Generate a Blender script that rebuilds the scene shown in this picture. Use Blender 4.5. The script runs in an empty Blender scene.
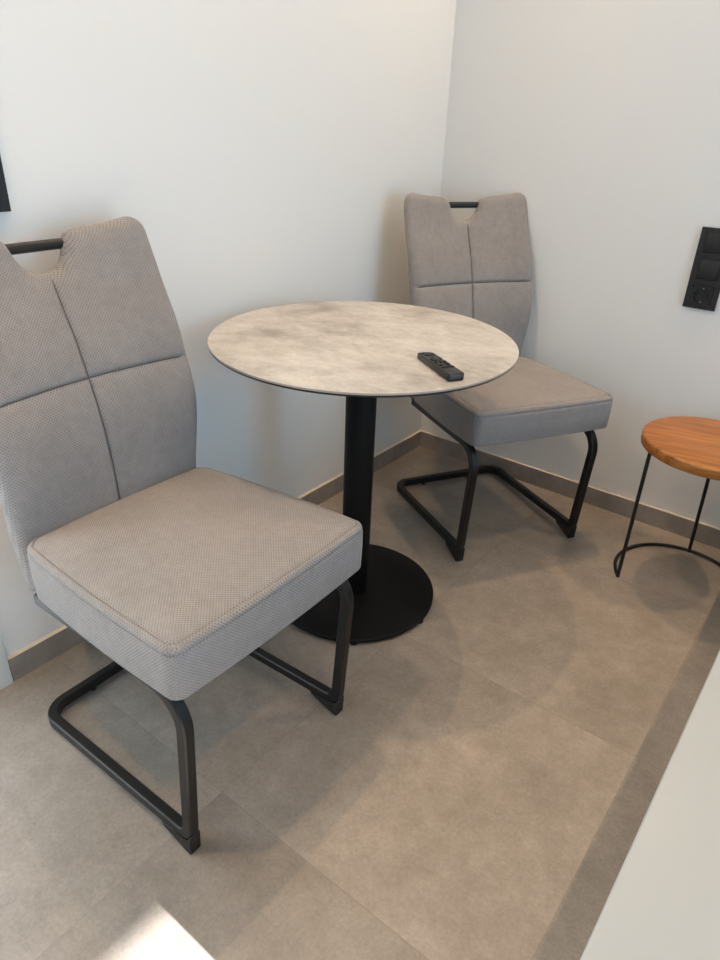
import bpy, bmesh, math, random
from mathutils import Vector, Matrix
random.seed(4)
SC = bpy.context.scene
COL = SC.collection
PI = math.pi
R = math.radians

# ------------------------------------------------------------------ materials
def srgb(r, g, b):
    def f(c):
        c /= 255.0
        return c / 12.92 if c <= 0.04045 else ((c + 0.055) / 1.055) ** 2.4
    return (f(r), f(g), f(b), 1.0)

class Mat:
    def __init__(self, name):
        self.m = bpy.data.materials.new(name)
        self.m.use_nodes = True
        self.nt = self.m.node_tree
        self.b = self.nt.nodes['Principled BSDF']
    def n(self, t, **kw):
        nd = self.nt.nodes.new(t)
        for k, v in kw.items():
            setattr(nd, k, v)
        return nd
    def l(self, a, b):
        self.nt.links.new(a, b)
    def math(self, op, a, b=None, c=None):
        nd = self.n('ShaderNodeMath', operation=op)
        for i, v in enumerate((a, b, c)):
            if v is None:
                continue
            if isinstance(v, (int, float)):
                nd.inputs[i].default_value = v
            else:
                self.l(v, nd.inputs[i])
        return nd.outputs[0]
    def mix(self, fac, a, b, blend='MIX'):
        nd = self.n('ShaderNodeMix', data_type='RGBA', blend_type=blend)
        for idx, v in ((0, fac), (6, a), (7, b)):
            if isinstance(v, (int, float, tuple)):
                nd.inputs[idx].default_value = v
            else:
                self.l(v, nd.inputs[idx])
        return nd.outputs[2]
    def noise(self, vec, scale, detail=4, rough=0.55, dist=0.0):
        nd = self.n('ShaderNodeTexNoise')
        nd.inputs['Scale'].default_value = scale
        nd.inputs['Detail'].default_value = detail
        nd.inputs['Roughness'].default_value = rough
        nd.inputs['Distortion'].default_value = dist
        if vec is not None:
            self.l(vec, nd.inputs['Vector'])
        return nd.outputs['Fac']
    def ramp(self, fac, stops):
        nd = self.n('ShaderNodeValToRGB')
        el = nd.color_ramp.elements
        while len(el) < len(stops):
            el.new(0.5)
        for e, (p, c) in zip(el, stops):
            e.position = p
            e.color = c
        self.l(fac, nd.inputs[0])
        return nd.outputs[0]
    def bump(self, h, strength, dist):
        nd = self.n('ShaderNodeBump')
        nd.inputs['Strength'].default_value = strength
        nd.inputs['Distance'].default_value = dist
        self.l(h, nd.inputs['Height'])
        self.l(nd.outputs[0], self.b.inputs['Normal'])
    def set(self, **kw):
        for k, v in kw.items():
            self.b.inputs[k.replace('_', ' ')].default_value = v
        return self

def simple(name, col, rough=0.5, spec=0.5, metal=0.0):
    M = Mat(name)
    M.set(Base_Color=col, Roughness=rough, Metallic=metal)
    M.b.inputs['Specular IOR Level'].default_value = spec
    return M

def g(v):
    return (v, v, v, 1)

def make_wall(name, col):
    M = simple(name, col, 0.85, 0.25)
    tc = M.n('ShaderNodeTexCoord')
    nz = M.noise(tc.outputs['Object'], 160, 3)
    M.bump(nz, 0.08, 0.002)
    return M.m

def make_floor():
    M = Mat('stone_tile')
    geo = M.n('ShaderNodeNewGeometry')
    sep = M.n('ShaderNodeSeparateXYZ')
    M.l(geo.outputs['Position'], sep.inputs[0])
    S = 0.602
    u = M.math('DIVIDE', M.math('SUBTRACT', sep.outputs[0], -0.012), S)
    v = M.math('DIVIDE', M.math('SUBTRACT', sep.outputs[1], -1.588), S)
    fu = M.math('FRACT', u); fv = M.math('FRACT', v)
    iu = M.math('FLOOR', u); iv = M.math('FLOOR', v)
    du = M.math('MINIMUM', fu, M.math('SUBTRACT', 1.0, fu))
    dv = M.math('MINIMUM', fv, M.math('SUBTRACT', 1.0, fv))
    d = M.math('MINIMUM', du, dv)
    line = M.math('LESS_THAN', d, 0.0016)
    cb = M.n('ShaderNodeCombineXYZ')
    M.l(iu, cb.inputs[0]); M.l(iv, cb.inputs[1])
    wn = M.n('ShaderNodeTexWhiteNoise', noise_dimensions='3D')
    M.l(cb.outputs[0], wn.inputs[0])
    # every tile gets its own piece of the stone print
    off = M.n('ShaderNodeVectorMath', operation='SCALE')
    M.l(wn.outputs['Color'], off.inputs[0]); off.inputs['Scale'].default_value = 7.0
    ad = M.n('ShaderNodeVectorMath', operation='ADD')
    M.l(geo.outputs['Position'], ad.inputs[0]); M.l(off.outputs[0], ad.inputs[1])
    big = M.noise(ad.outputs[0], 3.2, 5, 0.6, 0.3)
    mid = M.noise(ad.outputs[0], 22, 6, 0.7)
    fine = M.noise(ad.outputs[0], 150, 4, 0.8)
    c = M.ramp(big, [(0.3, FLOOR_A), (0.7, FLOOR_B)])
    c = M.mix(0.55, c, M.ramp(mid, [(0.3, g(0.36)), (0.7, g(0.62))]), 'OVERLAY')
    c = M.mix(0.5, c, M.ramp(fine, [(0.3, g(0.34)), (0.7, g(0.65))]), 'OVERLAY')
    tint = M.ramp(wn.outputs['Value'], [(0.0, g(0.46)), (1.0, g(0.54))])
    c = M.mix(0.8, c, tint, 'OVERLAY')
    c = M.mix(M.math('MULTIPLY', line, 0.5), c, srgb(118, 110, 102))
    M.l(c, M.b.inputs['Base Color'])
    rr = M.ramp(mid, [(0.3, g(0.42)), (0.7, g(0.56))])
    M.l(rr, M.b.inputs['Roughness'])
    h = M.math('SUBTRACT', M.math('MULTIPLY', fine, 0.15), line)
    M.bump(h, 0.25, 0.0012)
    return M.m

def make_base_tile():
    M = Mat('skirting_tile')
    geo = M.n('ShaderNodeNewGeometry')
    mid = M.noise(geo.outputs['Position'], 14, 5, 0.65)
    fine = M.noise(geo.outputs['Position'], 230, 3, 0.7)
    c = M.ramp(mid, [(0.3, FLOOR_A), (0.7, FLOOR_B)])
    c = M.mix(0.5, c, M.ramp(fine, [(0.25, g(0.40)), (0.75, g(0.60))]), 'OVERLAY')
    M.l(c, M.b.inputs['Base Color'])
    M.set(Roughness=0.55)
    return M.m

def make_fabric(name, base, dark, light):
    M = Mat(name)
    uv = M.n('ShaderNodeUVMap')
    sep = M.n('ShaderNodeSeparateXYZ')
    M.l(uv.outputs[0], sep.inputs[0])
    P = 0.0060                                  # pitch of the weave in metres
    k = 2 * PI / P
    r = M.math('MULTIPLY', sep.outputs[1], k)
    # brick-like offset every other row through a product of sines
    su = M.math('SINE', M.math('MULTIPLY', sep.outputs[0], k))
    sv = M.math('SINE', r)
    pr = M.math('MULTIPLY', su, sv)
    w = M.math('MULTIPLY_ADD', pr, 0.5, 0.5)
    tc = M.n('ShaderNodeTexCoord')
    fine = M.noise(tc.outputs['Object'], 700, 2, 0.7)
    big = M.noise(tc.outputs['Object'], 9, 4, 0.6)
    mid = M.noise(tc.outputs['Object'], 60, 4, 0.65)
    hole = M.ramp(w, [(0.0, g(1)), (0.30, g(0))])
    c = M.mix(big, dark, light)
    c = M.mix(0.45, c, M.ramp(mid, [(0.25, g(0.40)), (0.75, g(0.60))]), 'OVERLAY')
    c = M.mix(M.math('MULTIPLY', hole, 0.8), c, base)
    c = M.mix(0.5, c, M.ramp(fine, [(0.2, g(0.34)), (0.8, g(0.66))]), 'OVERLAY')
    M.l(c, M.b.inputs['Base Color'])
    M.set(Roughness=0.92)
    M.b.inputs['Specular IOR Level'].default_value = 0.15
    M.b.inputs['Sheen Weight'].default_value = 0.12
    M.b.inputs['Sheen Roughness'].default_value = 0.5
    h = M.math('ADD', w, M.math('MULTIPLY', fine, 0.6))
    M.bump(h, 0.6, 0.0014)
    return M.m

def make_concrete():
    M = Mat('concrete_laminate')
    tc = M.n('ShaderNodeTexCoord')
    o = tc.outputs['Object']
    mp = M.n('ShaderNodeMapping')
    mp.inputs['Scale'].default_value = (0.8, 1.15, 1.0)
    mp.inputs['Rotation'].default_value = (0, 0, R(-38))
    mp.inputs['Location'].default_value = (0.35, 1.9, 0.0)
    M.l(o, mp.inputs[0])
    big = M.noise(mp.outputs[0], 5.0, 8, 0.62, 0.25)
    mid = M.noise(mp.outputs[0], 30, 7, 0.75)
    fine = M.noise(o, 260, 3, 0.7)
    c = M.ramp(big, [(0.30, TOP_A), (0.47, TOP_B), (0.62, TOP_C), (0.8, TOP_B)])
    c = M.mix(0.85, c, M.ramp(mid, [(0.3, g(0.36)), (0.62, g(0.58))]), 'OVERLAY')
    c = M.mix(0.5, c, M.ramp(fine, [(0.25, g(0.40)), (0.75, g(0.60))]), 'OVERLAY')
    M.l(c, M.b.inputs['Base Color'])
    M.set(Roughness=0.48)
    M.bump(fine, 0.1, 0.0006)
    return M.m

def make_wood():
    M = Mat('oiled_wood')
    tc = M.n('ShaderNodeTexCoord')
    o = tc.outputs['Object']
    mp0 = M.n('ShaderNodeMapping')
    mp0.inputs['Rotation'].default_value = (0, 0, R(-14))
    M.l(o, mp0.inputs[0])
    sep = M.n('ShaderNodeSeparateXYZ')
    M.l(mp0.outputs[0], sep.inputs[0])
    plank = M.math('FLOOR', M.math('DIVIDE', M.math('ADD', sep.outputs[1], 0.02), 0.072))
    wn = M.n('ShaderNodeTexWhiteNoise', noise_dimensions='1D')
    M.l(plank, wn.inputs['W'])
    cb = M.n('ShaderNodeCombineXYZ')
    M.l(M.math('MULTIPLY', sep.outputs[0], 3.0), cb.inputs[0])
    M.l(M.math('MULTIPLY', sep.outputs[1], 34.0), cb.inputs[1])
    M.l(M.math('MULTIPLY_ADD', wn.outputs['Value'], 9.0, M.math('MULTIPLY', sep.outputs[2], 30)), cb.inputs[2])
    grain = M.noise(cb.outputs[0], 1.6, 6, 0.62, 0.8)
    fibre = M.n('ShaderNodeMapping')
    fibre.inputs['Scale'].default_value = (18, 420, 200)
    M.l(mp0.outputs[0], fibre.inputs[0])
    fb = M.noise(fibre.outputs[0], 1.0, 3, 0.6)
    c = M.ramp(grain, [(0.25, srgb(104, 56, 18)), (0.5, srgb(160, 99, 39)), (0.75, srgb(192, 131, 62))])
    c = M.mix(0.6, c, M.ramp(wn.outputs['Value'], [(0, g(0.42)), (1, g(0.58))]), 'OVERLAY')
    c = M.mix(0.4, c, M.ramp(fb, [(0.3, g(0.38)), (0.7, g(0.6))]), 'OVERLAY')
    M.l(c, M.b.inputs['Base Color'])
    M.set(Roughness=0.42)
    M.bump(fb, 0.15, 0.0006)
    return M.m

def make_black(name, v=0.012, rough=0.45, sc=500):
    M = simple(name, (v, v, v * 1.08, 1), rough, 0.5)
    tc = M.n('ShaderNodeTexCoord')
    nz = M.noise(tc.outputs['Object'], sc, 2)
    M.bump(nz, 0.12, 0.0004)
    return M.m

FLOOR_A, FLOOR_B = srgb(132, 124, 116), srgb(158, 149, 141)
TOP_A, TOP_B, TOP_C = srgb(138, 133, 129), srgb(171, 169, 166), srgb(184, 183, 181)

m_wall = make_wall('white_wall_paint', srgb(228, 227, 224))
m_wall2 = make_wall('low_bounce_wall', srgb(118, 116, 112))  # unseen walls coloured dark to lower the bounce light in the room
m_ceil = make_wall('ceiling_paint', srgb(238, 237, 234))
m_floor = make_floor()
m_base = make_base_tile()
m_lit_cap = simple('skirting_lit_edge', srgb(196, 187, 174), 0.6).m  # cut tile edge, coloured lighter for the strong light on its top
m_fabric = make_fabric('woven_upholstery', srgb(58, 56, 57), srgb(133, 128, 126), srgb(153, 148, 146))
m_seam = simple('seam_thread', srgb(96, 92, 91), 0.9, 0.1).m
m_seam2 = simple('cushion_thread', srgb(118, 113, 111), 0.9, 0.1).m
m_steel = make_black('black_powder_coat', 0.0035, 0.42)
m_iron = make_black('matt_black_iron', 0.0030, 0.5)
m_iron.node_tree.nodes['Principled BSDF'].inputs['Specular IOR Level'].default_value = 0.22
m_glide = make_black('black_plastic_glide', 0.010, 0.5)
m_conc = make_concrete()
m_core = simple('dark_laminate_core', srgb(30, 29, 29), 0.5).m
m_rim = simple('grey_laminate_edge', srgb(150, 142, 134), 0.5).m
m_wood = make_wood()
m_plastic = make_black('black_switch_plastic', 0.006, 0.5, 900)
m_remote = make_black('black_remote_plastic', 0.007, 0.35, 900)
m_button = simple('dark_rubber_button', srgb(20, 20, 22), 0.6).m
m_grey_btn = simple('grey_print', srgb(120, 122, 124), 0.5).m
m_metal = simple('contact_metal', srgb(200, 196, 188), 0.3, 0.5, 1.0).m
m_white = simple('white_lacquer', srgb(166, 171, 173), 0.35).m
m_door = simple('white_door_lacquer', srgb(226, 227, 222), 0.4).m
m_frame = simple('window_frame_white', srgb(235, 235, 232), 0.4).m

# ------------------------------------------------------------------ helpers
def link_mesh(name, bm, mats, parent=None, smooth=None, loc=None):
    me = bpy.data.meshes.new(name)
    bmesh.ops.recalc_face_normals(bm, faces=bm.faces)
    bm.to_mesh(me); bm.free()
    if not isinstance(mats, (list, tuple)):
        mats = [mats]
    for m in mats:
        me.materials.append(m)
    o = bpy.data.objects.new(name, me)
    COL.objects.link(o)
    if parent is not None:
        o.parent = parent
    if loc is not None:
        o.location = loc
    if smooth is not None:
        for p in me.polygons:
            p.use_smooth = True
        if smooth < 179:
            me.set_sharp_from_angle(angle=R(smooth))
    return o

def thing(name, label, cat, loc=(0, 0, 0), rotz=0.0, group=None, scale=1.0):
    o = bpy.data.objects.new(name, None)
    o.empty_display_size = 0.1
    COL.objects.link(o)
    o.location = loc; o.rotation_euler = (0, 0, rotz); o.scale = (scale,) * 3
    o['label'] = label; o['category'] = cat
    if group:
        o['group'] = group
    return o

def structure(o):
    o['kind'] = 'structure'
    return o

def add_box(bm, lo, hi, mi=0, bevel=0.0, seg=2):
    lo = Vector(lo); hi = Vector(hi)
    c = (lo + hi) / 2; s = hi - lo
    t = bmesh.new()
    bmesh.ops.create_cube(t, size=1.0, matrix=Matrix.Translation(c) @ Matrix.Diagonal((*s, 1)))
    if bevel > 0:
        bmesh.ops.bevel(t, geom=list(t.edges), offset=bevel, segments=seg, profile=0.5, affect='EDGES')
    for f in t.faces:
        f.material_index = mi
    merge(bm, t)

def merge(bm, t):
    me = bpy.data.meshes.new('tmp'); t.to_mesh(me); t.free()
    bm.from_mesh(me); bpy.data.meshes.remove(me)

def add_lathe(bm, prof, seg=96, mi=None, close_top=True, close_bot=True, cx=0, cy=0):
    """prof: (radius, z) list; mi: material index per band"""
    rings = []
    for r, z in prof:
        rings.append([bm.verts.new((cx + r * math.cos(2 * PI * i / seg), cy + r * math.sin(2 * PI * i / seg), z)) for i in range(seg)])
    for k in range(len(rings) - 1):
        for i in range(seg):
            f = bm.faces.new((rings[k][i], rings[k][(i + 1) % seg], rings[k + 1][(i + 1) % seg], rings[k + 1][i]))
            if mi:
                f.material_index = mi[k]
    if close_bot:
        f = bm.faces.new(rings[0][::-1])
        if mi: f.material_index = mi[0]
    if close_top:
        f = bm.faces.new(rings[-1])
        if mi: f.material_index = mi[-1]

def fillet(pts, rads, seg=8):
    out = []
    n = len(pts)
    for i, p in enumerate(pts):
        p = Vector(p)
        r = rads[i]
        if i == 0 or i == n - 1 or r <= 0:
            out.append(p); continue
        a = (Vector(pts[i - 1]) - p).normalized(); b = (Vector(pts[i + 1]) - p).normalized()
        ang = a.angle(b)
        t = r / math.tan(ang / 2)
        c = p + (a + b).normalized() * (r / math.sin(ang / 2))
        s = p + a * t - c; e = p + b * t - c
        for k in range(seg + 1):
            f = k / seg
            tot = s.angle(e)
            v = (s * math.sin((1 - f) * tot) + e * math.sin(f * tot)) / math.sin(tot)
            out.append(c + v)
    return out

def sweep(bm, pts, section, up0, closed_ends=True):
    """sweep a 2D section along points with parallel transport; section = list of (a, b) in the (side, up) axes"""
    n = len(pts)
    tang = []
    for i in range(n):
        a = pts[max(i - 1, 0)]; b = pts[min(i + 1, n - 1)]
        d1 = (pts[i] - a); d2 = (b - pts[i])
        t = Vector((0, 0, 0))
        if d1.length > 1e-9: t += d1.normalized()
        if d2.length > 1e-9: t += d2.normalized()
        tang.append(t.normalized())
    up = Vector(up0)
    up = (up - tang[0] * up.dot(tang[0])).normalized()
    rings = []
    for i in range(n):
        if i > 0:
            q = tang[i - 1].rotation_difference(tang[i])
            up = q @ up
            up = (up - tang[i] * up.dot(tang[i])).normalized()
        side = tang[i].cross(up)
        k = 1.0
        if 0 < i < n - 1:
            pass
        rings.append([bm.verts.new(pts[i] + side * a + up * b) for a, b in section])
    m = len(section)
    for k in range(n - 1):
        for i in range(m):
            bm.faces.new((rings[k][i], rings[k][(i + 1) % m], rings[k + 1][(i + 1) % m], rings[k + 1][i]))
    if closed_ends:
        bm.faces.new(rings[0][::-1]); bm.faces.new(rings[-1])

def round_rect(w, h, r, seg=4):
    out = []
    for cx, cy, a0 in ((w / 2 - r, h / 2 - r, 0), (-w / 2 + r, h / 2 - r, 90), (-w / 2 + r, -h / 2 + r, 180), (w / 2 - r, -h / 2 + r, 270)):
        for k in range(seg + 1):
            a = R(a0 + 90 * k / seg)
            out.append((cx + r * math.cos(a), cy + r * math.sin(a)))
    return out

def circle_sec(r, n=14):
    return [(r * math.cos(2 * PI * i / n), r * math.sin(2 * PI * i / n)) for i in range(n)]

def smooth01(t):
    t = max(0.0, min(1.0, t))
    return t * t * (3 - 2 * t)

def interp(tab, z):
    if z <= tab[0][0]: return tab[0][1]
    for (a, va), (b, vb) in zip(tab, tab[1:]):
        if z <= b:
            return va + (vb - va) * (z - a) / (b - a)
    return tab[-1][1]

def catmull(tab, z):
    n = len(tab)
    if z <= tab[0][0]: return tab[0][1]
    if z >= tab[-1][0]: return tab[-1][1]
    for i in range(n - 1):
        if z <= tab[i + 1][0]:
            x0, y0 = tab[i]; x1, y1 = tab[i + 1]
            h = x1 - x0
            def sl(j):
                a = max(j - 1, 0); b = min(j + 1, n - 1)
                return (tab[b][1] - tab[a][1]) / (tab[b][0] - tab[a][0])
            m0 = sl(i) * h; m1 = sl(i + 1) * h
            t = (z - x0) / h
            return ((2*t**3 - 3*t**2 + 1) * y0 + (t**3 - 2*t**2 + t) * m0 + (-2*t**3 + 3*t**2) * y1 + (t**3 - t**2) * m1)

# ------------------------------------------------------------------ room
RX, RY, RZ = 5.6, -3.6, 2.46      # right wall, front wall, ceiling

bm = bmesh.new(); add_box(bm, (-0.12, RY - 0.12, -0.1), (RX + 0.12, 0.12, 0.0))
structure(link_mesh('floor', bm, m_floor))
bm = bmesh.new(); add_box(bm, (-0.12, RY - 0.12, RZ), (RX + 0.12, 0.12, RZ + 0.1))
structure(link_mesh('ceiling', bm, m_ceil))
bm = bmesh.new(); add_box(bm, (-0.12, 0, 0), (RX + 0.12, 0.12, RZ))
structure(link_mesh('wall_back', bm, m_wall))

# right wall with one opening: the glazed terrace door that lets the daylight in
D2 = (-2.80, -1.22, 0.0, 2.12)      # y0 y1 z0 z1
def wall_with_holes(name, x0, x1, y0, y1, z0, z1, holes, mat):
    ys = sorted({y0, y1, *[h[0] for h in holes], *[h[1] for h in holes]})
    zs = sorted({z0, z1, *[h[2] for h in holes], *[h[3] for h in holes]})
    bm = bmesh.new()
    for a, b in zip(ys, ys[1:]):
        for c, d in zip(zs, zs[1:]):
            my, mz = (a + b) / 2, (c + d) / 2
            if any(h[0] < my < h[1] and h[2] < mz < h[3] for h in holes):
                continue
            add_box(bm, (x0, a, c), (x1, b, d))
    bmesh.ops.remove_doubles(bm, verts=bm.verts, dist=1e-5)
    return link_mesh(name, bm, mat)
structure(wall_with_holes('wall_left', -0.12, 0, RY, 0, 0, RZ, [(-2.592, -1.765, 0.0, 2.007)], m_wall))
structure(wall_with_holes('wall_right', RX, RX + 0.12, RY, 0, 0, RZ, [D2], m_wall2))
W1 = (0.25, 1.35, 0.35, 1.95)      # x0 x1 z0 z1 of an unseen front window, added for cool fill
fw = wall_with_holes('wall_front', 0, 0.12, -RX - 0.12, 0.12, 0, RZ, [(-W1[1], -W1[0], W1[2], W1[3])], m_wall2)
fw.rotation_euler = (0, 0, -PI / 2); fw.location = (0, RY, 0)
structure(fw)

m_glass = Mat('window_glass')
m_glass.set(Base_Color=(1, 1, 1, 1), Roughness=0.0)
m_glass.b.inputs['Transmission Weight'].default_value = 1.0
m_glass.b.inputs['IOR'].default_value = 1.0
m_glass = m_glass.m

def glazing(name, y0, y1, z0, z1, mull):
    bm = bmesh.new(); f = 0.05; x0, x1 = RX + 0.03, RX + 0.09
    add_box(bm, (x0, y0, z0), (x1, y0 + f, z1)); add_box(bm, (x0, y1 - f, z0), (x1, y1, z1))
    add_box(bm, (x0, y0 + f, z0), (x1, y1 - f, z0 + f)); add_box(bm, (x0, y0 + f, z1 - f), (x1, y1 - f, z1))
    if mull:
        add_box(bm, (x0, (y0 + y1) / 2 - 0.03, z0 + f), (x1, (y0 + y1) / 2 + 0.03, z1 - f))
    o = structure(link_mesh(name, bm, m_frame))
    return o
glazing('door_2', *D2, False)
bm = bmesh.new()
for lo, hi in (((W1[0], RY - 0.09, W1[2]), (W1[0] + 0.05, RY - 0.03, W1[3])), ((W1[1] - 0.05, RY - 0.09, W1[2]), (W1[1], RY - 0.03, W1[3])),
               ((W1[0] + 0.05, RY - 0.09, W1[2]), (W1[1] - 0.05, RY - 0.03, W1[2] + 0.05)), ((W1[0] + 0.05, RY - 0.09, W1[3] - 0.05), (W1[1] - 0.05, RY - 0.03, W1[3]))):
    add_box(bm, lo, hi)
structure(link_mesh('fill_window_1', bm, m_frame))  # frame around the added fill window, out of view

# skirting
def skirting(name, lo, hi):
    bm = bmesh.new(); add_box(bm, lo, hi)
    for f in bm.faces:
        if f.normal.z > 0.9 or f.calc_center_median().z > hi[2] - 1e-4:
            f.material_index = 1
    return structure(link_mesh(name, bm, [m_base, m_lit_cap]))
skirting('baseboard_left', (0, -1.690, 0), (0.011, 0, 0.0637))
skirting('baseboard_back', (0.011, -0.011, 0), (1.30, 0, 0.0637))

# door casing and door leaf at the left edge
bm = bmesh.new()
add_box(bm, (0, -1.765, 0), (0.016, -1.692, 2.08), bevel=0.003)
add_box(bm, (0, -2.665, 0), (0.016, -2.592, 2.08), bevel=0.003)
add_box(bm, (0, -2.592, 2.007), (0.016, -1.765, 2.08), bevel=0.003)
structure(link_mesh('trim_1', bm, m_door, smooth=40))
bm = bmesh.new()
for lo, hi in (((-0.07, -2.590, 0.004), (-0.01, -2.52, 2.005)), ((-0.07, -1.837, 0.004), (-0.01, -1.767, 2.005)),
               ((-0.07, -2.52, 0.004), (-0.01, -1.837, 0.074)), ((-0.07, -2.52, 1.935), (-0.01, -1.837, 2.005))):
    add_box(bm, lo, hi, bevel=0.002)
d1 = structure(link_mesh('door_1', bm, m_door, smooth=40))
bm = bmesh.new()
pts = fillet([(-0.012, -2.555, 1.05), (0.045, -2.555, 1.05), (0.045, -2.43, 1.05)], [0, 0.012, 0], 6)
sweep(bm, pts, circle_sec(0.009), (0, 0, 1))
link_mesh('door_handle', bm, m_steel, d1, smooth=50)

# ------------------------------------------------------------------ chair
HW = [(0.36, 0.196), (0.44, 0.201), (0.52, 0.205), (0.62, 0.211), (0.714, 0.214), (0.82, 0.214), (0.90, 0.213), (0.97, 0.208)]
XF = [(0.36, -0.372), (0.46, -0.381), (0.56, -0.389), (0.65, -0.404), (0.714, -0.424), (0.78, -0.446), (0.86, -0.483), (0.93, -0.509), (0.97, -0.518)]
ZT = [(0.0, 0.886), (0.012, 0.887), (0.025, 0.892), (0.037, 0.902), (0.046, 0.916), (0.052, 0.934), (0.060, 0.945), (0.08, 0.951), (0.13, 0.957), (0.19, 0.966), (0.215, 0.966)]
ZB = 0.362
ZSEAM = 0.714

def back_thick(z):
    return interp([(0.36, 0.068), (0.5, 0.066), (0.75, 0.056), (0.97, 0.046)], z)

def make_backrest():
    # outline of the panel in (y, z)
    def hw(z): return catmull(HW, z)
    def ztop(y): return catmull(ZT, abs(y))
    # column parameters: dense near the sides, the notch walls and the centre seam
    us = set()
    N = 30
    for i in range(N + 1):
        us.add(round(math.sin(PI / 2 * i / N), 5))
    for v in (0.006, 0.012, 0.018, 0.026, 0.036, 0.05, 0.075, 0.1, 0.13, 0.16, 0.19, 0.22, 0.235, 0.25, 0.265, 0.28, 0.3, 0.33, 0.36, 0.4):
        us.add(v)
    us = sorted(us)
    us = [-u for u in us[:0:-1]] + us
    # rows: fixed below 0.82, stretched to the top line above
    zs = []
    M1 = 40
    for i in range(M1):
        zs.append(('f', ZB + (0.80 - ZB) * (1 - math.cos(PI / 2 * (i / M1) ** 1.0) if i < 8 else i / M1)))
    zs = []
    for dz in (0, 0.0008, 0.003, 0.0065, 0.011, 0.016, 0.022, 0.03):
        zs.append(('f', ZB + dz))
    k = 0.405
    while k < 0.69:
        zs.append(('f', k)); k += 0.0135
    for dz in (-0.02, -0.014, -0.010, -0.007, -0.0045, -0.0025, -0.001, 0.001, 0.0025, 0.0045, 0.007, 0.010, 0.014, 0.02, 0.03, 0.042, 0.056, 0.07):
        zs.append(('f', ZSEAM + dz))
    zs.sort(key=lambda t: t[1])
    M2 = 22
    for i in range(1, M2 + 1):
        zs.append(('t', math.sin(PI / 2 * i / M2)))
    z0 = ZSEAM + 0.07
    rows = []
    cor = 0.027        # rounding of the top outer corners
    for typ, zz in zs:
        row = []
        for u in us:
            if typ == 'f':
                z = zz; y = u * hw(z)
            else:
                y0 = u * 0.2105
                zt = ztop(y0)
                # rounded outer corner
                e = 0.2105 - abs(y0)
                if e < cor:
                    zt -= cor - math.sqrt(max(0, cor * cor - (cor - e) ** 2))
                z = z0 + (zt - z0) * zz
                y = u * hw(z)
            row.append((y, z))
        rows.append(row)
    nR, nC = len(rows), len(us)
    # outline polyline for the edge rounding
    outl = [rows[i][0] for i in range(nR)] + [rows[-1][j] for j in range(nC)] + [rows[i][-1] for i in range(nR - 1, -1, -1)] + [rows[0][j] for j in range(nC - 1, -1, -1)]
    segs = [(outl[i], outl[(i + 1) % len(outl)]) for i in range(len(outl))]
    segs = [(a, b) for a, b in segs if (a[0] - b[0]) ** 2 + (a[1] - b[1]) ** 2 > 1e-12]
    def dist(y, z):
        best = 1e9
        for (ay, az), (by, bz) in segs:
            if min(abs(ay - y), abs(by - y)) > best and min(abs(az - z), abs(bz - z)) > best:
                continue
            dy, dz = by - ay, bz - az
            t = ((y - ay) * dy + (z - az) * dz) / (dy * dy + dz * dz)
            t = 0 if t < 0 else 1 if t > 1 else t
            q = (ay + t * dy - y) ** 2 + (az + t * dz - z) ** 2
            if q < best * best:
                best = math.sqrt(q)
        return best
    bm = bmesh.new()
    uvl = bm.loops.layers.uv.new('UVMap')
    front, rear = [], []
    for i, row in enumerate(rows):
        fr, rr = [], []
        for j, (y, z) in enumerate(row):
            edge = i in (0, nR - 1) or j in (0, nC - 1)
            d = 0 if edge else dist(y, z)
            t = back_thick(z)
            rr_ = t * 0.5
            q = min(1.0, d / rr_)
            rf = math.sqrt(max(0.0, 1 - (1 - q) ** 2))
            conc = 0.026 * (abs(y) / 0.21) ** 2 * smooth01((z - 0.45) / 0.2) 
            xf0 = catmull(XF, z) + conc
            # softly padded quarters with stitched lines between
            gy = math.exp(-(abs(y) / 0.0036) ** 1.4) * smooth01(1.0 if z < ZT[0][1] else 0)
            gz = math.exp(-(abs(z - ZSEAM) / 0.0036) ** 1.4)
            gv = math.exp(-(abs(y) / 0.022) ** 1.5) * 0.45
            gh = math.exp(-(abs(z - ZSEAM) / 0.022) ** 1.5) * 0.45
            dent = 0.0052 * max(gy, gz) + 0.0055 * max(gv, gh)
            if edge: dent = 0
            dent *= q
            xm = xf0 - t / 2
            fr.append((xm + t / 2 * rf - dent, y, z))
            rr.append((xm - t / 2 * rf, y, z))
        front.append(fr); rear.append(rr)
    fv = [[bm.verts.new(p) for p in r] for r in front]
    rv = []
    for i in range(nR):
        r = []
        for j in range(nC):
            if i in (0, nR - 1) or j in (0, nC - 1):
                r.append(fv[i][j])
            else:
                r.append(bm.verts.new(rear[i][j]))
        rv.append(r)
    for i in range(nR - 1):
        for j in range(nC - 1):
            for grid, flip in ((fv, False), (rv, True)):
                vs = [grid[i][j], grid[i][j + 1], grid[i + 1][j + 1], grid[i + 1][j]]
                if flip: vs.reverse()
                if len(set(vs)) < 4: continue
                try:
                    f = bm.faces.new(vs)
                except ValueError:
                    continue
                for lp in f.loops:
                    lp[uvl].uv = (lp.vert.co.y + lp.vert.co.x * (0.8 if abs(lp.vert.co.y) > 0.17 else 0.8) * 0, lp.vert.co.z)
    return bm

def front_x(y, z):
    return catmull(XF, z) + 0.026 * (abs(y) / 0.21) ** 2 * smooth01((z - 0.45) / 0.2)

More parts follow.
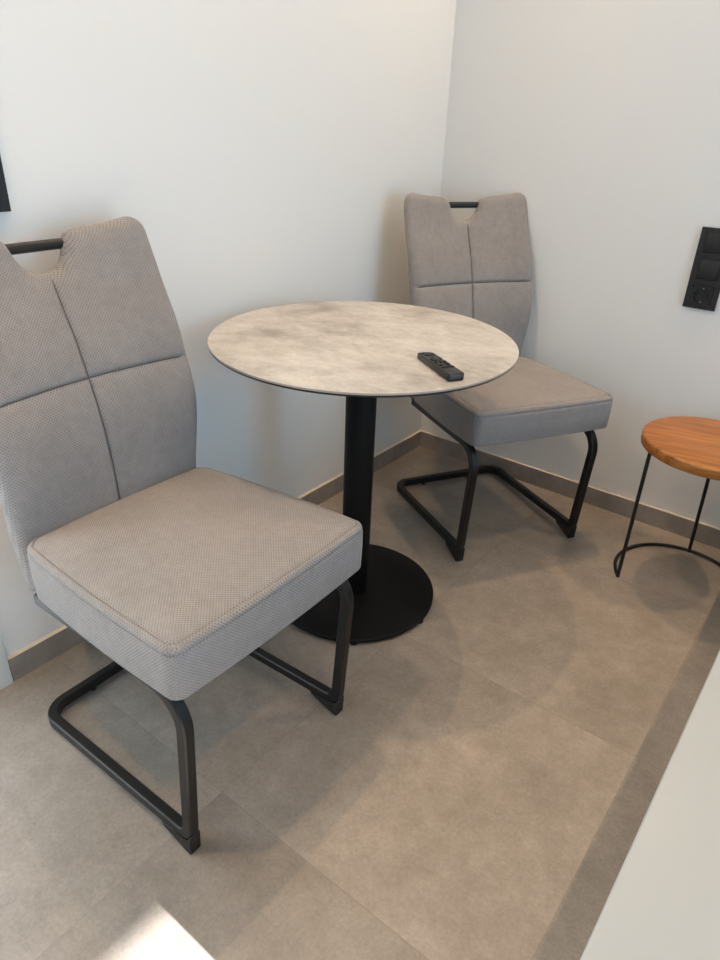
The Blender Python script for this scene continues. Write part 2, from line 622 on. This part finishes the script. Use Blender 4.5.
def make_seam(which):
    bm = bmesh.new()
    if which == 'v':
        pts = [Vector((front_x(0, z) - 0.0050, 0, z)) for z in [0.47 + (0.878 - 0.47) * i / 40 for i in range(41)]]
    else:
        pts = [Vector((front_x(y, ZSEAM) - 0.0050 - (0.004 if abs(y) > 0.19 else 0), y, ZSEAM)) for y in [-0.196 + 0.392 * i / 40 for i in range(41)]]
    sweep(bm, pts, circle_sec(0.0008, 8), (1, 0, 0.01) if which == 'v' else (0, 0, 1))
    return bm

def seat_outline(n=24, inset=0.0):
    """rounded trapezoid, counter-clockwise, local X forward"""
    xf, xr = 0.044, -0.392
    wf, wr = 0.227, 0.206
    rf, rr = 0.023, 0.045
    corners = [((xf, wf), rf), ((xr, wr), rr), ((xr, -wr), rr), ((xf, -wf), rf)]
    pts = []
    m = len(corners)
    for i in range(m):
        p = Vector((*corners[i][0], 0)); r = corners[i][1]
        a = (Vector((*corners[i - 1][0], 0)) - p).normalized(); b = (Vector((*corners[(i + 1) % m][0], 0)) - p).normalized()
        ang = a.angle(b); t = r / math.tan(ang / 2)
        c = p + (a + b).normalized() * (r / math.sin(ang / 2))
        s = p + a * t - c; e = p + b * t - c
        K = 10
        for k in range(K + 1):
            f = k / K; tot = s.angle(e)
            v = (s * math.sin((1 - f) * tot) + e * math.sin(f * tot)) / math.sin(tot)
            pts.append(c + v)
        # straight run to the next corner, subdivided and slightly bowed
        q = Vector((*corners[(i + 1) % m][0], 0)); rq = corners[(i + 1) % m][1]
        nb = (p - q).normalized(); nn = (Vector((*corners[(i + 2) % m][0], 0)) - q).normalized()
        tq = rq / math.tan(nb.angle(nn) / 2)
        s0 = p + b * t; e0 = q + nb * tq
        nrm = Vector((b.y, -b.x, 0))
        cen = Vector((-0.17, 0, 0))
        if (s0 - cen).dot(nrm) < 0: nrm = -nrm
        for k in range(1, 12):
            f = k / 12
            pts.append(s0.lerp(e0, f) + nrm * 0.005 * math.sin(PI * f) ** 1.0)
    return [(p.x, p.y) for p in pts]

def make_seat():
    o = seat_outline()
    n = len(o)
    nrm = []
    for i in range(n):
        a = Vector(o[i - 1]); b = Vector(o[(i + 1) % n])
        d = (b - a).normalized()
        nv = Vector((d.y, -d.x))
        if nv.dot(Vector(o[i]) - Vector((-0.17, 0))) < 0: nv = -nv
        nrm.append(nv)
    cen = Vector((-0.17, 0))
    def zt(x): return 0.4945 + 0.014 * (x - 0.04) / 0.43 - 0.0     # slight fall to the rear
    def zb(x): return 0.392 + 0.024 * (x - 0.04) / 0.43
    # (inset, z relative: fraction of height or offset below the top)
    prof = [('b', 0.030, 0.000), ('b', 0.006, 0.000), ('b', 0.0015, 0.0018), ('b', 0.0, 0.005), ('m', -0.0015, 0.5), ('t', -0.001, -0.024), ('t', -0.0005, -0.0185),
            ('t', 0.0026, -0.0165), ('t', 0.0004, -0.0145), ('t', 0.0008, -0.0105), ('t', 0.0035, -0.0062), ('t', 0.0065, -0.0042), ('t', 0.0092, -0.0032), ('t', 0.0110, -0.0062),
            ('t', 0.0130, -0.0032), ('t', 0.0165, -0.0018), ('t', 0.0215, -0.0004)]
    bm = bmesh.new()
    uvl = bm.loops.layers.uv.new('UVMap')
    rings = []
    for typ, ins, dz in prof:
        ring = []
        for i in range(n):
            p = Vector(o[i]) - nrm[i] * ins
            if typ == 'b': z = zb(p.x) + dz
            elif typ == 'm': z = zb(p.x) + (zt(p.x) - zb(p.x)) * dz
            else: z = zt(p.x) + dz
            ring.append(bm.verts.new((p.x, p.y, z)))
        rings.append(ring)
    base = [Vector(o[i]) - nrm[i] * 0.0215 for i in range(n)]
    for k in (0.96, 0.91, 0.85, 0.7, 0.55, 0.4, 0.25, 0.12):
        ring = []
        for i in range(n):
            p = cen + (base[i] - cen) * k
            z = zt(p.x) - 0.0004 + 0.0105 * (1 - k ** 3)
            ring.append(bm.verts.new((p.x, p.y, z)))
        rings.append(ring)
    top = bm.verts.new((cen.x, cen.y, zt(cen.x) + 0.0101))
    faces = []
    for a, b in zip(rings, rings[1:]):
        for i in range(n):
            faces.append(bm.faces.new((a[i], a[(i + 1) % n], b[(i + 1) % n], b[i])))
    for i in range(n):
        faces.append(bm.faces.new((rings[-1][i], rings[-1][(i + 1) % n], top)))
    faces.append(bm.faces.new(rings[0][::-1]))
    bm.normal_update()
    for f in faces:
        nx, ny, nz = (abs(c) for c in f.normal)
        for lp in f.loops:
            co = lp.vert.co
            if nz > 0.6: lp[uvl].uv = (co.y, co.x)
            elif nx > ny: lp[uvl].uv = (co.y, co.z)
            else: lp[uvl].uv = (co.x, co.z)
    return bm

def make_seat_seam(ins, dz):
    o = [Vector((x, y)) for x, y in seat_outline()]
    n = len(o); pts = []
    for i in range(n + 1):
        p = o[i % n]; d = (o[(i + 1) % n] - o[(i - 1) % n]).normalized(); nv = Vector((d.y, -d.x))
        if nv.dot(p - Vector((-0.17, 0))) < 0: nv = -nv
        q = p - nv * ins
        pts.append(Vector((q.x, q.y, 0.4945 + 0.014 * (p.x - 0.04) / 0.43 + dz)))
    bm = bmesh.new()
    sweep(bm, pts, circle_sec(0.0010, 6), (0, 0, 1), closed_ends=False)
    return bm

def make_frame():
    w = 0.2015
    zt, zbF, zbR = 0.373, 0.038, 0.0190
    xr = -0.461
    pts = [(-0.375, -w + 0.005, zt - 0.010), (0.026, -w, zt), (0.002, -w, zbF), (xr, -w, zbR), (xr, w, zbR), (0.002, w, zbF), (0.026, w, zt), (-0.375, w - 0.005, zt - 0.010)]
    P = fillet(pts, [0, 0.062, 0.026, 0.045, 0.045, 0.026, 0.062, 0], 9)
    bm = bmesh.new()
    sweep(bm, P, round_rect(0.0205, 0.0225, 0.0026, 1), (0, 0, 1))
    # cross bars carrying the seat
    for x, z in ((-0.06, 0.3715), (-0.30, 0.352)):
        add_box(bm, (x - 0.014, -w + 0.008, z - 0.006), (x + 0.014, w - 0.008, z + 0.008), bevel=0.002)
    return bm

def make_glide(s):
    w = 0.2015 * s
    h = 0.0118
    # wedge below the front bend: tall at the front, running out to nothing along the rail
    prof = [(-0.066, 0.0275), (-0.060, 0.0195), (0.006, 0.0), (0.0105, 0.0), (0.0135, 0.046), (0.010, 0.0465), (0.008, 0.036), (-0.004, 0.0315), (-0.03, 0.0300)]
    bm = bmesh.new()
    a = [bm.verts.new((x, w - h, z)) for x, z in prof]
    b = [bm.verts.new((x, w + h, z)) for x, z in prof]
    n = len(prof)
    for i in range(n):
        bm.faces.new((a[i], a[(i + 1) % n], b[(i + 1) % n], b[i]))
    bm.faces.new(a[::-1]); bm.faces.new(b)
    bmesh.ops.bevel(bm, geom=[e for e in bm.edges], offset=0.0012, segments=1, affect='EDGES')
    return bm

def make_handle():
    bm = bmesh.new()
    z = 0.9285; x = catmull(XF, z) - 0.028
    sweep(bm, [Vector((x, -0.060, z)), Vector((x, 0.060, z))], circle_sec(0.0092, 24), (0, 0, 1))
    bm2 = bmesh.new(); merge(bm2, bm)
    return bm2

def make_chair(label, loc, rotz, scale, group):
    t = thing('cantilever_chair', label, 'chair', loc, rotz, group, scale)
    link_mesh('frame', make_frame(), m_steel, t, smooth=24)
    link_mesh('seat', make_seat(), m_fabric, t, smooth=180)
    link_mesh('backrest', make_backrest(), m_fabric, t, smooth=180)
    for ins, dz in ((0.0026, -0.0165), (0.0110, -0.0056)):
        link_mesh('seam', make_seat_seam(ins, dz), m_seam2, t, smooth=180)
    for k in 'vh':
        link_mesh('seam', make_seam(k), m_seam, t, smooth=180)
    h = link_mesh('handle', make_handle(), m_steel, t, smooth=50)
    h['label'] = 'black round grab bar across the notch of the backrest'
    for s in (-1, 1):
        link_mesh('glide', make_glide(s), m_glide, t, smooth=40)
    for s in (-1, 1):
        bm = bmesh.new()
        add_lathe(bm, [(0.0075, 0.0), (0.008, 0.001), (0.008, 0.012)], 20, cx=-0.462, cy=0.09 * s)
        link_mesh('rear_pad', bm, m_glide, t, smooth=40)
    return t

chair = make_chair('grey upholstered cantilever chair in the foreground, between the left wall and the round table',
                   (0.6315, -1.4940, 0), 0.0090, 1.011, 'grey cantilever chairs at the round table')
c2 = chair.copy(); COL.objects.link(c2)
c2.location = (0.6398, -0.4298, 0); c2.rotation_euler = (0, 0, -0.5368); c2.scale = (1, 1, 1)
c2['label'] = 'grey upholstered cantilever chair in the far corner, behind the round table'
for ch in list(chair.children):
    c = ch.copy(); COL.objects.link(c); c.parent = c2

# ------------------------------------------------------------------ round table
TX, TY, TH, TR = 0.3941, -0.9262, 0.7161, 0.348
t = thing('bistro_table', 'round bistro table with concrete-look top and black pedestal between the two chairs', 'table', (TX, TY, 0))
bm = bmesh.new()
add_lathe(bm, [(0.20, TH - 0.0125), (TR - 0.016, TH - 0.0125), (TR - 0.004, TH - 0.0095), (TR - 0.0008, TH - 0.0068), (TR, TH - 0.0042), (TR, TH - 0.0008), (TR - 0.0007, TH), (0.15, TH)], 160, [1, 1, 1, 1, 2, 2, 0])
link_mesh('tabletop', bm, [m_conc, m_core, m_rim], t, smooth=35)
bm = bmesh.new()
add_lathe(bm, [(0.0369, 0.016), (0.0369, TH - 0.021), (0.0369, TH - 0.0195)], 64)
p = link_mesh('pole', bm, m_iron, t, smooth=40)
bm = bmesh.new()
add_lathe(bm, [(0.11, TH - 0.0205), (0.11, TH - 0.0125)], 48)
link_mesh('mounting_plate', bm, m_iron, t, smooth=40)
bm = bmesh.new()
add_lathe(bm, [(0.2165, 0.0055), (0.2188, 0.008), (0.2188, 0.0145), (0.2176, 0.0166), (0.2155, 0.0174), (0.06, 0.0176)], 128)
link_mesh('base', bm, m_iron, t, smooth=40)
for a in (-52, 3, 75, 135, 200, 258):
    bm = bmesh.new()
    r = 0.2095
    add_lathe(bm, [(0.011, 0.0), (0.011, 0.006)], 20, cx=r * math.cos(R(a)), cy=r * math.sin(R(a)))
    link_mesh('glide', bm, m_glide, t, smooth=40)

# ------------------------------------------------------------------ remote control
rc = thing('remote_control', 'slim black remote control lying on the round table', 'remote control', (0.636, -0.990, TH), R(-32.5))
bm = bmesh.new()
add_box(bm, (-0.074, -0.0175, 0.0), (0.074, 0.0175, 0.0165), bevel=0.0035, seg=3)
for v in bm.verts:           # the far end is a little thinner
    if v.co.z > 0.008:
        v.co.z -= 0.003 * smooth01((-v.co.x + 0.02) / 0.09)
link_mesh('body', bm, m_remote, rc, smooth=40)
def rtop(x): return 0.0165 - 0.003 * smooth01((-x + 0.02) / 0.09)
def rbutton(name, x, y, w, h, mat=m_button, round_=False, dz=0.0012):
    bm = bmesh.new()
    if round_:
        add_lathe(bm, [(w, rtop(x) - 0.001), (w, rtop(x) + dz * 0.7), (w * 0.8, rtop(x) + dz)], 24, cx=x, cy=y)
    else:
        add_box(bm, (x - w / 2, y - h / 2, rtop(x) - 0.001), (x + w / 2, y + h / 2, rtop(x) + dz), bevel=0.0005, seg=1)
    return link_mesh(name, bm, mat, rc, smooth=40)
rbutton('power_button', -0.064, 0.008, 0.0032, 0, m_grey_btn, True)
rbutton('microphone_button', -0.064, -0.008, 0.003, 0, m_button, True)
rbutton('number_button', -0.050, 0.0, 0.005, 0.022)
rbutton('direction_ring', -0.020, 0.0, 0.0125, 0, m_button, True, 0.0016)
rbutton('select_button', -0.020, 0.0, 0.005, 0, m_remote, True, 0.0022)
for y in (-0.010, 0.0, 0.010):
    rbutton('round_button', 0.001, y, 0.0035, 0, m_button, True)
for y in (-0.009, 0.009):
    rbutton('rocker_button', 0.016, y, 0.014, 0.007)
for y in (-0.010, 0.0, 0.010):
    rbutton('shortcut_button', 0.034, y, 0.005, 0.008)

# ------------------------------------------------------------------ stool
SX, SY = 1.066, -0.270
st = thing('side_stool', 'round wooden-topped stool with thin black wire legs by the back wall', 'stool', (SX, SY, 0))
bm = bmesh.new()
RS = 0.1775
add_lathe(bm, [(0.10, 0.4085), (RS - 0.006, 0.4085), (RS - 0.001, 0.4115), (RS, 0.416), (RS, 0.4325), (RS - 0.0015, 0.4365), (RS - 0.006, 0.4392), (0.08, 0.4395)], 112)
link_mesh('seat', bm, m_wood, st, smooth=40)
RR = 0.1745; rw = 0.0052
cxy = (0.013, 0.003)
angs = (217, 94, -24)
for a in angs:
    bm = bmesh.new()
    x = cxy[0] + RR * math.cos(R(a)); y = cxy[1] + RR * math.sin(R(a))
    rt = 0.160
    sweep(bm, [Vector((x, y, 0.0005)), Vector((rt * math.cos(R(a)), rt * math.sin(R(a)), 0.4085))], circle_sec(rw, 12), (1, 0, 0))
    link_mesh('leg', bm, m_steel, st, smooth=50)
bm = bmesh.new()
pts = [Vector((cxy[0] + RR * math.cos(R(a)), cxy[1] + RR * math.sin(R(a)), rw)) for a in [217 - 241 * i / 60 for i in range(61)]]
sweep(bm, pts, circle_sec(rw, 12), (0, 0, 1))
link_mesh('base_ring', bm, m_steel, st, smooth=50)
bm = bmesh.new()
pts = [Vector((0.152 * math.cos(2 * PI * i / 60), 0.152 * math.sin(2 * PI * i / 60), 0.4045)) for i in range(61)]
sweep(bm, pts, circle_sec(0.004, 10), (0, 0, 1))
link_mesh('support_ring', bm, m_steel, st, smooth=50)

# ------------------------------------------------------------------ wall plates
def wall_plate(root, W, H, units, axis):
    """plate lying on a wall; local x across, z up, y = out of the wall (negative towards the room)"""
    bm = bmesh.new()
    D = 0.009
    n = len(units); pitch = 0.071; ins = 0.0275
    tops = [H / 2 + pitch * ((n - 1) / 2 - i) for i in range(n)]
    # frame with square openings
    xs = [-W / 2, -ins, ins, W / 2]
    zs = [0.0]
    for c in reversed(tops):
        zs += [c - ins, c + ins]
    zs.append(H)
    for a in range(3):
        for b in range(len(zs) - 1):
            if a == 1 and b % 2 == 1:
                continue
            add_box(bm, (xs[a], -D, zs[b]), (xs[a + 1], 0, zs[b + 1]))
    bmesh.ops.remove_doubles(bm, verts=bm.verts, dist=1e-5)
    # drop inner walls between boxes
    ifc = [f for f in bm.faces if all(len(e.link_faces) > 2 for e in f.edges)]
    bmesh.ops.delete(bm, geom=ifc, context='FACES_ONLY')
    link_mesh('frame', bm, m_plastic, root)
    for u, c in zip(units, tops):
        if u == 'switch':
            bm = bmesh.new()
            h = ins - 0.0008
            add_box(bm, (-h, -D - 0.0030, c - h), (h, -0.001, c + h), bevel=0.0022, seg=2)
            link_mesh('rocker', bm, m_plastic, root, smooth=40)
        else:
            bm = bmesh.new()
            h = ins - 0.0008
            # square surround with a round well
            N = 48; rw_ = 0.0205
            yo = -D - 0.0015; yi = -0.0015
            outer, inner, deep = [], [], []
            for i in range(N):
                a = 2 * PI * (i + 0.5) / N
                ca, sa = math.cos(a), math.sin(a)
                k = h / max(abs(ca), abs(sa))
                outer.append((ca * k, sa * k)); inner.append((ca * rw_, sa * rw_))
            vo = [bm.verts.new((x, yo, c + z)) for x, z in outer]
            vb = [bm.verts.new((x, -0.0008, c + z)) for x, z in outer]
            vi = [bm.verts.new((x, yo, c + z)) for x, z in inner]
            vd = [bm.verts.new((x, yi, c + z)) for x, z in inner]
            for i in range(N):
                j = (i + 1) % N
                bm.faces.new((vo[i], vo[j], vi[j], vi[i])); bm.faces.new((vi[i], vi[j], vd[j], vd[i])); bm.faces.new((vo[j], vo[i], vb[i], vb[j]))
            bm.faces.new(vd); bm.faces.new(vb)
            s = link_mesh('socket', bm, m_plastic, root, smooth=30)
            bm = bmesh.new()
            for x in (-0.0095, 0.0095):
                t_ = bmesh.new()
                bmesh.ops.create_cone(t_, cap_ends=True, segments=16, radius1=0.0026, radius2=0.0026, depth=0.0006,
                                      matrix=Matrix.Translation((x, yi - 0.0003, c)) @ Matrix.Rotation(R(90), 4, 'X'))
                merge(bm, t_)
            link_mesh('pin_hole', bm, m_button, s, smooth=40)
            for sgn in (-1, 1):
                bm = bmesh.new()
                add_box(bm, (-0.0018, yi - 0.006, c + sgn * 0.0188 - 0.0012), (0.0018, yi, c + sgn * 0.0188 + 0.0012))
                link_mesh('earth_contact', bm, m_metal, s)
            for sgn in (-1, 1):
                bm = bmesh.new()
                add_box(bm, (sgn * 0.0155 - 0.003, yi - 0.006, c - 0.003), (sgn * 0.0155 + 0.003, yi, c + 0.003))
                link_mesh('guide_block', bm, m_plastic, s)

sp = thing('socket_panel', 'black triple wall plate with two blank switches above a power socket, on the back wall', 'wall socket', (0.8905, 0, 0.7106))
wall_plate(sp, 0.086, 0.2165, ['switch', 'switch', 'socket'], 'y')
sw = thing('light_switch', 'black switch plate at the left edge of the picture on the left wall', 'light switch', (0, -1.5295, 0.988), R(90))
wall_plate(sw, 0.086, 0.2165, ['switch', 'switch', 'switch'], 'x')

# ------------------------------------------------------------------ white counter
CZ = 0.45
CY0, CY1 = -1.797, -0.02
ct = thing('low_cabinet', 'long low white cabinet along the right edge of the picture, in front of the stool', 'cabinet', (1.2725, CY1, 0))
bm = bmesh.new()
add_box(bm, (0, CY0 - CY1, CZ - 0.03), (0.62, 0, CZ), bevel=0.003, seg=3)
link_mesh('top', bm, m_white, ct, smooth=40)
bm = bmesh.new()
add_box(bm, (0.012, CY0 - CY1 + 0.01, 0.0), (0.61, -0.01, CZ - 0.03))
link_mesh('body', bm, m_white, ct)

# ------------------------------------------------------------------ lights
def add_light(name, typ, loc, energy, color, rot=(0, 0, 0), **kw):
    d = bpy.data.lights.new(name, typ)
    d.energy = energy; d.color = color
    for k, v in kw.items():
        setattr(d, k, v)
    o = bpy.data.objects.new(name, d)
    COL.objects.link(o)
    o.location = loc; o.rotation_euler = rot
    return o

WARM = (1.0, 0.685, 0.39)         # warm ceiling spots
COOL = (0.37, 0.69, 1.0)          # blue sky light through the terrace door
COOL2 = (0.86, 0.96, 1.0)
SPOT_W = [4.7, 4.7, 4.7, 4.7, 4.7]
LEFT_W = 16.0
DOOR_W, FILL_WIN_W, SUN_W, SUN_C, SKY_W = 76, 3.5, 40.0, (1.0, 1.0, 1.0), 0.5
for i, (x, y) in enumerate(((0.49, -0.16), (1.62, -0.18), (0.17, -1.06), (0.40, -2.08), (1.62, -1.75))):
    add_light('ceiling_spot', 'AREA', (x, y, RZ - 0.012), SPOT_W[i], WARM, shape='DISK', size=0.032, spread=R(104))

add_light('door_daylight', 'AREA', (RX - 0.01, (D2[0] + D2[1]) / 2, 1.25), DOOR_W, COOL, (0, R(90), 0),
          shape='RECTANGLE', size=1.64, size_y=1.45)
add_light('fill_window_light', 'AREA', ((W1[0] + W1[1]) / 2, RY + 0.01, (W1[2] + W1[3]) / 2), FILL_WIN_W, COOL2, (R(90), 0, 0),
          shape='RECTANGLE', size=1.0, size_y=1.5)  # soft cool fill from behind the camera, added with its window
add_light('door_daylight', 'AREA', (-0.085, -2.178, 1.0), LEFT_W, COOL2, (0, R(-90), 0), shape='RECTANGLE', size=1.86, size_y=0.66)
SUN_EL = math.atan2(2.07, RX + 0.03 - 0.625)
add_light('sun', 'SUN', (9, -2.4, 4), SUN_W, SUN_C, (0, PI / 2 - SUN_EL, 0), angle=R(0.25))

w = bpy.data.worlds.new('sky'); SC.world = w
w.use_nodes = True
bg = w.node_tree.nodes['Background']
bg.inputs['Color'].default_value = (0.75, 0.87, 1.0, 1)
bg.inputs['Strength'].default_value = SKY_W

# ------------------------------------------------------------------ camera
cd = bpy.data.cameras.new('camera')
cam = bpy.data.objects.new('camera', cd); COL.objects.link(cam)
right = Vector((0.790117, 0.611925, 0.035531)); up = Vector((-0.3142, 0.35456, 0.880662)); fwd = Vector((-0.526301, 0.70699, -0.472411))
M = Matrix((right, up, -fwd)).transposed().to_4x4()
M.translation = Vector((1.3063, -2.1439, 1.1652))
cam.matrix_world = M
cd.sensor_fit = 'VERTICAL'; cd.sensor_height = 36.0; cd.sensor_width = 27.0
cd.lens = 682.54 * 36.0 / 960.0
cd.clip_start = 0.02
SC.camera = cam

SC.view_settings.view_transform = 'Standard'
SC.view_settings.look = 'None'
SC.view_settings.gamma = 1.0
SC.view_settings.use_curve_mapping = False
SC.view_settings.exposure = 0.0
